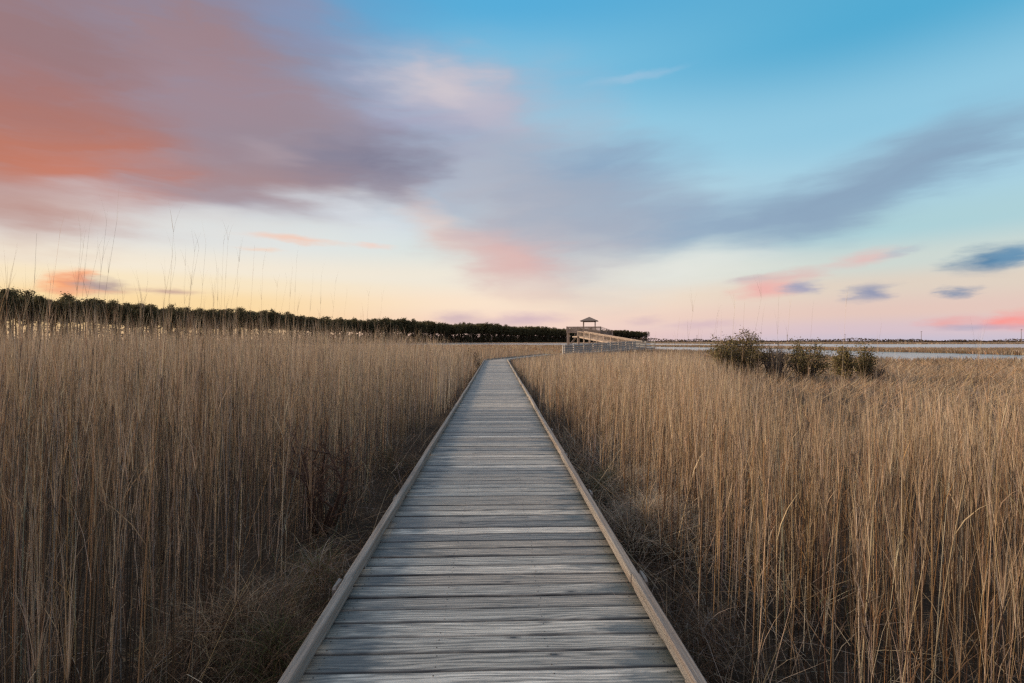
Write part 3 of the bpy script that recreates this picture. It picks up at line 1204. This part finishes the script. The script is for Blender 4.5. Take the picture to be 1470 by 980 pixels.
# ------------------------------------------------------------------ bushes on the right
def bush(name, px, Z, w, h, label, leafy, stems, cols, wts, lsize=0.075, sink=0.0, twig=None):
    c = at(px, Z)
    root = tag(empty(name, c), label, 'bush')
    br_ = MB()
    tips = []
    for _ in range(stems):
        a = random.uniform(0, 6.28)
        sp_ = random.uniform(0.1, 1.0) ** 0.7
        hh = h * math.sqrt(max(0.12, 1 - 0.75 * sp_ * sp_)) * random.uniform(0.72, 1.04)
        ex, ey = c[0] + math.cos(a) * sp_ * w / 2, c[1] + math.sin(a) * sp_ * w / 2
        p0 = Vector((c[0] + math.cos(a) * sp_ * w * 0.16, c[1] + math.sin(a) * sp_ * w * 0.16, -0.05))
        p2 = Vector((ex, ey, hh))
        p1 = p0.lerp(p2, 0.5) + Vector((random.uniform(-0.2, 0.2), random.uniform(-0.2, 0.2), h * 0.07))
        br_.tube([p0, p1, p2], [0.028, 0.018, 0.006], 4)
        nt_ = 10 if leafy else 13
        for _k in range(nt_):
            t = random.uniform(0.3, 1.0)
            q = p0.lerp(p1, t * 2) if t < 0.5 else p1.lerp(p2, t * 2 - 1)
            e = q + Vector((random.gauss(0, 0.10 + 0.06 * w), random.gauss(0, 0.10 + 0.06 * w), random.uniform(0.02, 0.34)))
            br_.tube([q, e], [0.009, 0.003], 3)
            tips.append((q + e) / 2)
            tips.append(e)
    br_.build('branches', twig or M_TWIG, root)
    if leafy:
        T = np.array([tuple(t) for t in tips])
        lf = Veg()
        per = leafy
        per = int(per * 1.5)
        pos = np.repeat(T, per, axis=0) + RNG.normal(0, 0.10, (len(T) * per, 3))
        pos = pos[pos[:, 2] > sink]
        n = len(pos)
        lf.cards(pos, U(0.6, 1.4, n) * lsize, pal(n, cols, wts, 0.22))
        lf.build('foliage', M_LEAF, root)


OLIVE = [(0.145, 0.115, 0.046), (0.10, 0.085, 0.038), (0.17, 0.135, 0.062), (0.16, 0.10, 0.052)]
bush('green_bush', 1064, 26, 2.9, 2.68, 'largest dark olive bush, rounded, standing right of the tower', 9, 46, OLIVE, [0.4, 0.25, 0.22, 0.13])
bush('green_bush', 1036, 25, 1.1, 2.0, 'narrow dark bush hugging the left side of the largest bush', 8, 12, OLIVE, [0.35, 0.3, 0.2, 0.15])
bush('leafless_shrub', 1114, 25.5, 1.6, 2.15, 'grey leafless shrub between the largest bush and the double-crowned green one', 0, 44, OLIVE, [1, 0, 0, 0])
bush('green_bush', 1160, 25, 2.0, 2.08, 'dark green bush with gaps and two crowns, right of the leafless shrub', 8, 20, OLIVE, [0.45, 0.3, 0.2, 0.05])
bush('green_bush', 1211, 23.5, 0.75, 1.70, 'small compact dark green bush second from the right of the bush row', 9, 12, OLIVE, [0.5, 0.35, 0.1, 0.05])
bush('green_bush', 1241, 24, 0.75, 1.82, 'small dark green bush at the right end of the bush row', 8, 11, OLIVE, [0.5, 0.3, 0.15, 0.05])
bush('leafless_shrub', 1260, 24.5, 1.4, 0.95, 'low grey brown twiggy shrub at the foot of the rightmost green bush', 0, 22, OLIVE, [1, 0, 0, 0])
bush('brown_shrub', 673, 34, 1.3, 1.35, 'dark brown shrub in the reeds left of the boardwalk bend', 5, 14,
     [(0.06, 0.04, 0.025), (0.09, 0.055, 0.03)], [0.6, 0.4], 0.07)
bush('bare_bramble', 462, 5.6, 0.9, 1.35, 'dark reddish bare bramble in the left reeds close to the boardwalk', 0, 11, OLIVE, [1, 0, 0, 0],
     twig=flat_material('red_twigs', (0.105, 0.064, 0.047), 0.9, 0.4, 12))


# ------------------------------------------------------------------ pines
def pine_protos(k):
    protos = []
    for i in range(k):
        H = 18.6 + 2.0 * random.random()
        cb = H * random.uniform(0.44, 0.60)           # crown base
        tr = MB()
        lx, ly = random.uniform(-0.5, 0.5), random.uniform(-0.5, 0.5)
        tr.tube([(0, 0, -0.5), (lx * 0.2, ly * 0.2, H * 0.3), (lx * 0.6, ly * 0.6, H * 0.65), (lx, ly, H * 0.97)], [0.30, 0.25, 0.17, 0.04], 6)
        cen = []
        nb = 22
        for b in range(nb):
            z = cb + (H * 0.97 - cb) * (b / nb) ** 0.9
            f = (z - cb) / (H - cb)
            r = (0.8 + 1.75 * math.sin(math.pi * min(1, 0.25 + 0.72 * f))) * random.uniform(0.55, 1.1)
            a = b * 2.4 + random.uniform(-0.5, 0.5)
            tx, ty = lx * z / H, ly * z / H
            e = (tx + r * math.cos(a), ty + r * math.sin(a), z + random.uniform(0.1, 1.0))
            tr.tube([(tx, ty, z), ((tx + e[0]) / 2, (ty + e[1]) / 2, z + 0.1), e], [0.06, 0.045, 0.02], 3)
            cen += [(e, 0.60), (((tx + e[0] * 2) / 3, (ty + e[1] * 2) / 3, z + 0.3), 0.5)]
        cen += [((lx, ly, H - 0.4), 0.8), ((lx, ly, H - 1.5), 1.0)]
        for _ in range(16):                               # dead stubs under the crown
            z = random.uniform(cb * 0.55, cb)
            a = random.uniform(0, 6.28)
            tr.tube([(lx * z / H, ly * z / H, z), (math.cos(a) * 1.5, math.sin(a) * 1.5, z + random.uniform(-0.5, 0.6))], [0.05, 0.02], 3)
        lf = Veg()
        for (c, s) in cen:
            m = 28
            pos = np.array(c) + RNG.normal(0, 1, (m, 3)) * np.array([s, s, s * 0.55])
            cc = pal(m, [(0.115, 0.098, 0.046), (0.080, 0.070, 0.035), (0.125, 0.112, 0.056)], [0.5, 0.3, 0.2], 0.2)
            lf.cards(pos, U(0.30, 0.72, m), cc, 0.3, 0.7)
        protos.append((tr, lf))
    return protos


PROTO = pine_protos(9)
LINE = [(-120, 166), (0, 190), (100, 214), (200, 238), (300, 273), (400, 333), (500, 408), (600, 470), (700, 572), (815, 770), (870, 890), (930, 1000)]
LP = [at(*p) for p in LINE]
tot = [0.0]
for a, b in zip(LP, LP[1:]):
    tot.append(tot[-1] + math.dist(a[:2], b[:2]))


def along(s):
    for i in range(len(LP) - 1):
        if s <= tot[i + 1]:
            t = (s - tot[i]) / (tot[i + 1] - tot[i])
            a, b = LP[i], LP[i + 1]
            dx, dy = (b[0] - a[0]), (b[1] - a[1])
            l = math.hypot(dx, dy)
            return a[0] + dx * t, a[1] + dy * t, dx / l, dy / l
    return LP[-1][0], LP[-1][1], 0.7, 0.7


spots = []
s = 0.0
while s < tot[-1]:
    x, y, dx, dy = along(s)
    for row in range(5):
        o = row * 6.0 + random.uniform(-2.2, 2.2)
        j = random.uniform(-2.6, 2.6)
        # rows lie beyond the line, away from the camera
        spots.append((s, x - dy * o + dx * j, y + dx * o + dy * j))
    s += 2.75
spots.sort()
GROUP = 'pines of the tall wood along the left horizon'
LABEL = 'tall slender pine with bare trunk and dark crown in the wood along the left horizon'
first = {}
rest = Veg()
rest_tr = MB()
rest_crowns = []
count = 0
for (s, x, y) in spots:
    kx = random.randrange(len(PROTO))
    sc = random.choice((1, 1, 1, 0.92)) * random.uniform(0.91, 1.07) * (1 + 0.05 * math.sin(s * 0.045))
    rz = random.uniform(0, 6.28)
    if count < 300:
        root = tag(empty('pine_tree', (x, y, 0)), LABEL, 'tree', GROUP)
        root.rotation_euler.z = rz
        root.scale = (sc, sc, sc)
        if kx not in first:
            t = PROTO[kx][0].build('trunk', M_BARK)
            c = PROTO[kx][1].build('crown', M_LEAF)
            first[kx] = (t, c)
            t.parent = root
            c.parent = root
        else:
            for o in first[kx]:
                q = o.copy()
                link(q, root)
        count += 1
    else:
        cs, sn = math.cos(rz) * sc, math.sin(rz) * sc
        tr, lf = PROTO[kx]
        V = np.concatenate(lf.v)
        ctr = V.reshape(-1, 4, 3)
        ctr = ctr[::2]
        Vn = ctr.copy()
        Vn[..., 0] = ctr[..., 0] * cs - ctr[..., 1] * sn + x
        Vn[..., 1] = ctr[..., 0] * sn + ctr[..., 1] * cs + y
        Vn[..., 2] = ctr[..., 2] * sc
        mid_ = Vn.mean(1, keepdims=True)
        Vn = mid_ + (Vn - mid_) * 1.4
        rest._add(Vn, np.array([[0, 1, 2, 3]]), np.concatenate(lf.c)[::4][::2])
        k0 = np.array([[x, y, -0.5]])
        rest.stems(k0, np.zeros(1), np.array([15.0 * sc]), np.array([0.42]), np.zeros(1), np.zeros(1), 1, np.array([[0.06, 0.045, 0.034]]), 0.5)
tag(rest.build('pine_wood', M_LEAF), 'distant dark pine wood reaching behind the tower on the horizon', 'wood', None, 'stuff')

# scrub at the foot of the wood and the low dark belt on the right horizon
sc_ = Veg()
s = 0.0
while s < tot[-1]:
    x, y, dx, dy = along(s)
    tall_ = random.random() < (0.58 if s < 230 else 0.72)
    m = 46
    o = random.uniform(-3, 26)
    cx, cy = x - dy * o, y + dx * o
    if tall_:
        th = random.uniform(5.0, 11.5)
        pos = np.stack([cx + RNG.normal(0, 0.8, m), cy + RNG.normal(0, 0.8, m), U(0.12, 1.0, m) * th], 1)
    else:
        th = random.uniform(1.2, 3.4)
        pos = np.stack([cx + RNG.normal(0, 1.3, m), cy + RNG.normal(0, 1.3, m), np.abs(RNG.normal(0.45, 0.3, m)) * th], 1)
    sc_.cards(pos, U(0.5, 1.1, m) if s < 230 else U(0.9, 2.0, m), pal(m, [(0.075, 0.062, 0.034), (0.055, 0.048, 0.028), (0.10, 0.075, 0.045)], [0.5, 0.3, 0.2], 0.2), 0.0, 0.8)
    s += 0.60 if s < 230 else 0.45
tag(sc_.build('undergrowth', M_LEAF), 'dark scrub at the foot of the pine wood', 'undergrowth', None, 'stuff')

belt = Veg()
for px in np.arange(900, 2100, 1.2):
    Z = 760 + 60 * math.sin(px * 0.013) + random.uniform(-15, 15)
    top = 3.2 + 1.4 * math.sin(px * 0.021 + 1) + 0.9 * math.sin(px * 0.083) + random.uniform(0, 1.2)
    x, y, _ = at(px, Z)
    m = 9
    pos = np.stack([x + RNG.normal(0, 1.6, m), y + RNG.normal(0, 3, m), U(0.0, max(1.2, top), m)], 1)
    belt.cards(pos, U(1.2, 2.6, m), pal(m, [(0.07, 0.05, 0.04), (0.05, 0.04, 0.035), (0.10, 0.07, 0.05)], [0.5, 0.3, 0.2], 0.2), 0.0, 0.8)
tag(belt.build('far_shrubs', M_LEAF), 'low dark belt of shrubs on the far shore along the right horizon', 'shrubs', None, 'stuff')


# ------------------------------------------------------------------ sky
def ae(px, py):
    u, v = (px - 735.0) / FPX, (489.0 - py) / FPX
    return math.atan(u) + YAW, math.atan(v * math.cos(math.atan(u)))


def build_sky():
    w = bpy.data.worlds.new('World')
    SC.world = w
    w.use_nodes = True
    nt = w.node_tree
    nt.nodes.clear()
    g = N(nt)
    d = g.node('ShaderNodeTexCoord').outputs['Generated']
    x, y, z = g.sep(d)
    az = g.math('ARCTAN2', x, y)
    el = g.math('ARCSINE', g.math('MAXIMUM', z, 0.0))
    raw = g.comb(az, el, 0.0)
    # uneven, wind-drawn edges
    w1 = g.noise(g.scale(raw, (3.2, 7.0, 1)), 1.0, 3.0, 0.5, 0.0, True)
    w2 = g.noise(g.scale(raw, (7.0, 34.0, 1)), 1.0, 4.0, 0.55, 0.0, True)
    w3 = g.noise(g.scale(raw, (16.0, 60.0, 1)), 1.0, 5.0, 0.62, 0.0, True)
    o3 = g.vmath('MULTIPLY', g.vmath('SUBTRACT', w3, (0.5, 0.5, 0.5)), (0.085, 0.020, 0.0))
    o1 = g.vmath('MULTIPLY', g.vmath('SUBTRACT', w1, (0.5, 0.5, 0.5)), (0.17, 0.10, 0.0))
    o2 = g.vmath('MULTIPLY', g.vmath('SUBTRACT', w2, (0.5, 0.5, 0.5)), (0.16, 0.040, 0.0))
    vec = g.vmath('ADD', raw, g.vmath('ADD', o1, o2))
    small = g.vmath('ADD', raw, g.vmath('MULTIPLY', g.vmath('ADD', o1, o2), (0.35, 0.30, 0.0)))
    small = g.vmath('ADD', small, o3)
    EM = 1.05
    mpn = g.node('ShaderNodeMapping', vector_type='TEXTURE')
    g.link(vec, mpn.inputs[0])
    mpn.inputs[2].default_value = (0, 0, R(9))
    mpn.inputs[3].default_value = (0.22, 0.045, 1)
    wn = g.noise(mpn.outputs[0], 1.0, 5.0, 0.58, 0.3)
    wisp = g.smooth(wn, 0.28, 0.66, 0.76, 1.10)

    def col(px, stops, top):
        st = []
        for py, c in stops:
            st.append((max(0.0, ae(px, py)[1]) / EM, srgb(*c)))
        st.sort(key=lambda s_: s_[0])
        st.append((1.0, srgb(*top)))
        return g.ramp(g.math('DIVIDE', el, EM), st, 'EASE')

    zen = (172, 182, 200)
    left = col(200, [(489, (252, 208, 160)), (455, (253, 213, 153)), (430, (249, 216, 162)), (400, (247, 227, 192)), (380, (243, 231, 211)), (330, (224, 227, 226)),
                     (260, (185, 208, 225)), (100, (110, 165, 208)), (0, (95, 150, 195))], zen)
    cent = col(735, [(489, (240, 200, 190)), (465, (244, 213, 197)), (435, (249, 226, 203)), (400, (238, 230, 215)), (350, (216, 226, 222)),
                     (300, (190, 216, 226)), (200, (156, 205, 227)), (100, (124, 190, 222)), (0, (86, 172, 216))], zen)
    right = col(1330, [(489, (200, 190, 206)), (472, (214, 192, 200)), (445, (226, 197, 187)), (405, (222, 207, 192)), (370, (204, 214, 208)),
                       (320, (172, 207, 214)), (250, (166, 207, 225)), (150, (143, 198, 223)), (0, (82, 170, 209))], zen)
    rear = g.ramp(g.math('DIVIDE', el, EM), [(0.0, srgb(150, 145, 170)), (0.12, srgb(180, 160, 172)), (0.35, srgb(165, 168, 188)), (1.0, srgb(*zen))], 'EASE')
    a0, a1, a2 = ae(260, 400)[0], ae(720, 400)[0], ae(1300, 400)[0]
    base = g.mix(g.smooth(az, a0, a1), left, cent)
    base = g.mix(g.smooth(az, a1, a2), base, right)
    base = g.mix(g.smooth(g.math('ABSOLUTE', az), 1.0, 2.3), base, rear)

    def blob(c, px, py, rx, ry, rot, rgb, op, soft=1.0, v=None):
        ca, ce = ae(px, py)
        sx = (ae(px + 1, py)[0] - ae(px - 1, py)[0]) / 2
        sy = (ae(px, py - 1)[1] - ae(px, py + 1)[1]) / 2
        mp = g.node('ShaderNodeMapping', vector_type='TEXTURE')
        g.link(v if v is not None else vec, mp.inputs[0])
        mp.inputs[1].default_value = (ca, ce, 0)
        mp.inputs[2].default_value = (0, 0, R(rot))
        mp.inputs[3].default_value = (rx * sx, ry * sy, 1)
        ln = g.vmath('LENGTH', mp.outputs[0])
        f = g.smooth(ln, 1.0 - soft, 1.0, op, 0.0)
        if v is None:
            f = g.math('MULTIPLY', f, wisp, clamp=True)
        return g.mix(f, c, srgb(*rgb))

    c = base
    # grey-blue bank across the middle
    for b in ((640, 215, 310, 165, 8, (168, 176, 197), .95), (770, 275, 320, 165, -14, (170, 178, 194), .97),
              (870, 238, 200, 72, 2, (136, 164, 192), .85), (930, 315, 300, 84, -6, (146, 170, 194), .85),
              (1090, 310, 250, 60, 9, (142, 165, 190), .85), (1230, 265, 270, 76, 17, (138, 162, 187), .92),
              (1350, 235, 190, 62, 14, (128, 160, 188), .75), (770, 345, 230, 120, -12, (188, 182, 189), .85), (840, 300, 190, 80, -4, (160, 172, 190), .7),
              (1180, 295, 220, 70, 12, (140, 164, 188), .75), (1310, 250, 230, 80, 15, (138, 163, 187), .7), (570, 165, 240, 120, 6, (160, 162, 188), .8),
              (985, 388, 210, 44, 4, (232, 233, 225), .6)):
        c = blob(c, *b)
    # rosy fringe under the bank
    for b in ((730, 376, 130, 66, -12, (226, 174, 166), .70), (612, 322, 110, 46, -38, (236, 200, 184), .5), (680, 350, 120, 40, -25, (220, 190, 184), .45), (500, 316, 170, 56, -6, (222, 228, 231), .75)):
        c = blob(c, *b)
    # large mauve mass upper left, glowing orange at its foot
    for b in ((150, 70, 600, 330, -6, (154, 126, 131), 1.0, .7), (330, 170, 380, 200, -10, (160, 137, 147), .9),
              (450, 25, 230, 100, -25, (142, 146, 176), .6), (570, 50, 150, 70, -20, (108, 158, 200), .35),
              (440, 225, 270, 105, 4, (150, 136, 147), .88), (530, 238, 150, 84, 12, (124, 124, 146), .85),
              (385, 264, 260, 66, 2, (166, 136, 138), .8), (0, 130, 330, 260, 0, (160, 112, 108), .75), (20, 225, 420, 170, 3, (186, 114, 90), .85),
              (130, 258, 200, 90, 8, (206, 120, 90), .6), (20, 305, 260, 70, 4, (182, 136, 126), .7), (60, 20, 260, 120, 0, (148, 119, 123), .6),
              (270, 306, 340, 30, 3, (196, 190, 196), .45), (330, 330, 300, 40, 0, (232, 230, 224), .55)):
        c = blob(c, *b)
    # bright crest
    for b in ((480, 296, 130, 40, -4, (216, 222, 228), .8), (640, 122, 200, 72, -8, (192, 184, 198), .8), (625, 108, 130, 42, -6, (212, 202, 206), .75), (690, 150, 110, 50, -22, (186, 184, 200), .6), (405, 212, 90, 22, 6, (186, 168, 174), .3)):
        c = blob(c, *b)
    # small low clouds and streaks
    for b in ((98, 405, 60, 28, 4, (248, 160, 108), .95), (118, 396, 34, 16, 0, (246, 152, 104), .8), (146, 409, 66, 18, -5, (165, 142, 146), .9),
              (110, 416, 100, 7, 0, (236, 165, 130), .7), (246, 418, 72, 8, 2, (196, 162, 150), .85),
              (418, 346, 100, 8, -2, (244, 200, 178), .8), (375, 360, 56, 5, 0, (244, 207, 182), .6), (530, 354, 50, 6, -2, (244, 207, 192), .7),
              (1420, 371, 100, 25, 8, (72, 122, 162), .95), (1462, 362, 70, 20, 12, (92, 140, 176), .85),
              (1240, 420, 54, 17, 6, (142, 148, 176), .95), (1372, 415, 36, 12, 8, (132, 146, 172), .9),
              (1100, 416, 76, 20, 4, (236, 176, 170), .95), (1150, 414, 44, 15, 6, (150, 154, 184), .85), (1128, 397, 90, 15, 10, (222, 182, 178), .7), (1075, 403, 50, 9, 4, (196, 176, 182), .6),
              (1240, 369, 74, 19, 8, (226, 186, 182), .8), (1290, 360, 50, 10, 10, (170, 180, 196), .5),
              (1458, 455, 74, 22, 6, (248, 152, 146), .95), (1362, 460, 72, 15, 4, (232, 168, 166), .85), (1400, 467, 110, 9, 2, (176, 168, 190), .7),
              (655, 456, 56, 16, 2, (206, 180, 186), .85), (752, 458, 74, 16, 2, (208, 180, 190), .85), (700, 463, 70, 10, 0, (214, 188, 192), .6),
              (920, 458, 48, 10, 2, (214, 186, 190), .6), (1010, 464, 80, 10, 2, (208, 180, 192), .6),
              (905, 111, 90, 13, 3, (162, 194, 218), .6), (935, 104, 80, 9, 4, (146, 190, 220), .4)):
        c = blob(c, *b, 1.0, small)
    # the physical dusk sky under it
    sky = g.node('ShaderNodeTexSky', sky_type='NISHITA')
    sky.sun_disc = False
    sky.sun_elevation = R(SUN_EL)
    sky.sun_rotation = R(SUN_AZ)
    c = g.mix(0.004, c, sky.outputs[0])
    bg = g.node('ShaderNodeBackground')
    g.link(c, bg.inputs[0])
    bg.inputs[1].default_value = 0.758
    o = g.node('ShaderNodeOutputWorld')
    g.link(bg.outputs[0], o.inputs[0])
    w.cycles.sampling_method = 'MANUAL'
    w.cycles.sample_map_resolution = 512


SUN_EL, SUN_AZ = 15.0, -84.0        # low on the left, a little ahead of the camera
build_sky()
sl = bpy.data.lights.new('sun', 'SUN')
sl.energy = 5.0
sl.angle = R(12)
sl.color = (1.0, 0.77, 0.54)
so = link(bpy.data.objects.new('sun', sl))
dv = Vector((math.sin(R(SUN_AZ)) * math.cos(R(SUN_EL)), math.cos(R(SUN_AZ)) * math.cos(R(SUN_EL)), math.sin(R(SUN_EL))))
so.rotation_euler = dv.to_track_quat('Z', 'Y').to_euler()
so.location = (-30, 10, 20)

# ------------------------------------------------------------------ camera and view
cd = bpy.data.cameras.new('camera')
cd.sensor_width = 36.0
cd.lens = 36.0 * FPX / 1470.0
cd.clip_start = 0.05
cd.clip_end = 20000
co = link(bpy.data.objects.new('camera', cd))
co.location = CAM
co.rotation_euler = (R(90 - 0.08), 0, -YAW)
SC.camera = co
SC.view_settings.view_transform = 'Standard'
SC.view_settings.look = 'None'
SC.view_settings.exposure = 0.4
SC.view_settings.gamma = 1.0
SC.cycles.max_bounces = 5
SC.cycles.diffuse_bounces = 2
SC.cycles.transparent_max_bounces = 8

SC.cycles.use_denoising = False
SC.cycles.filter_width = 1.4
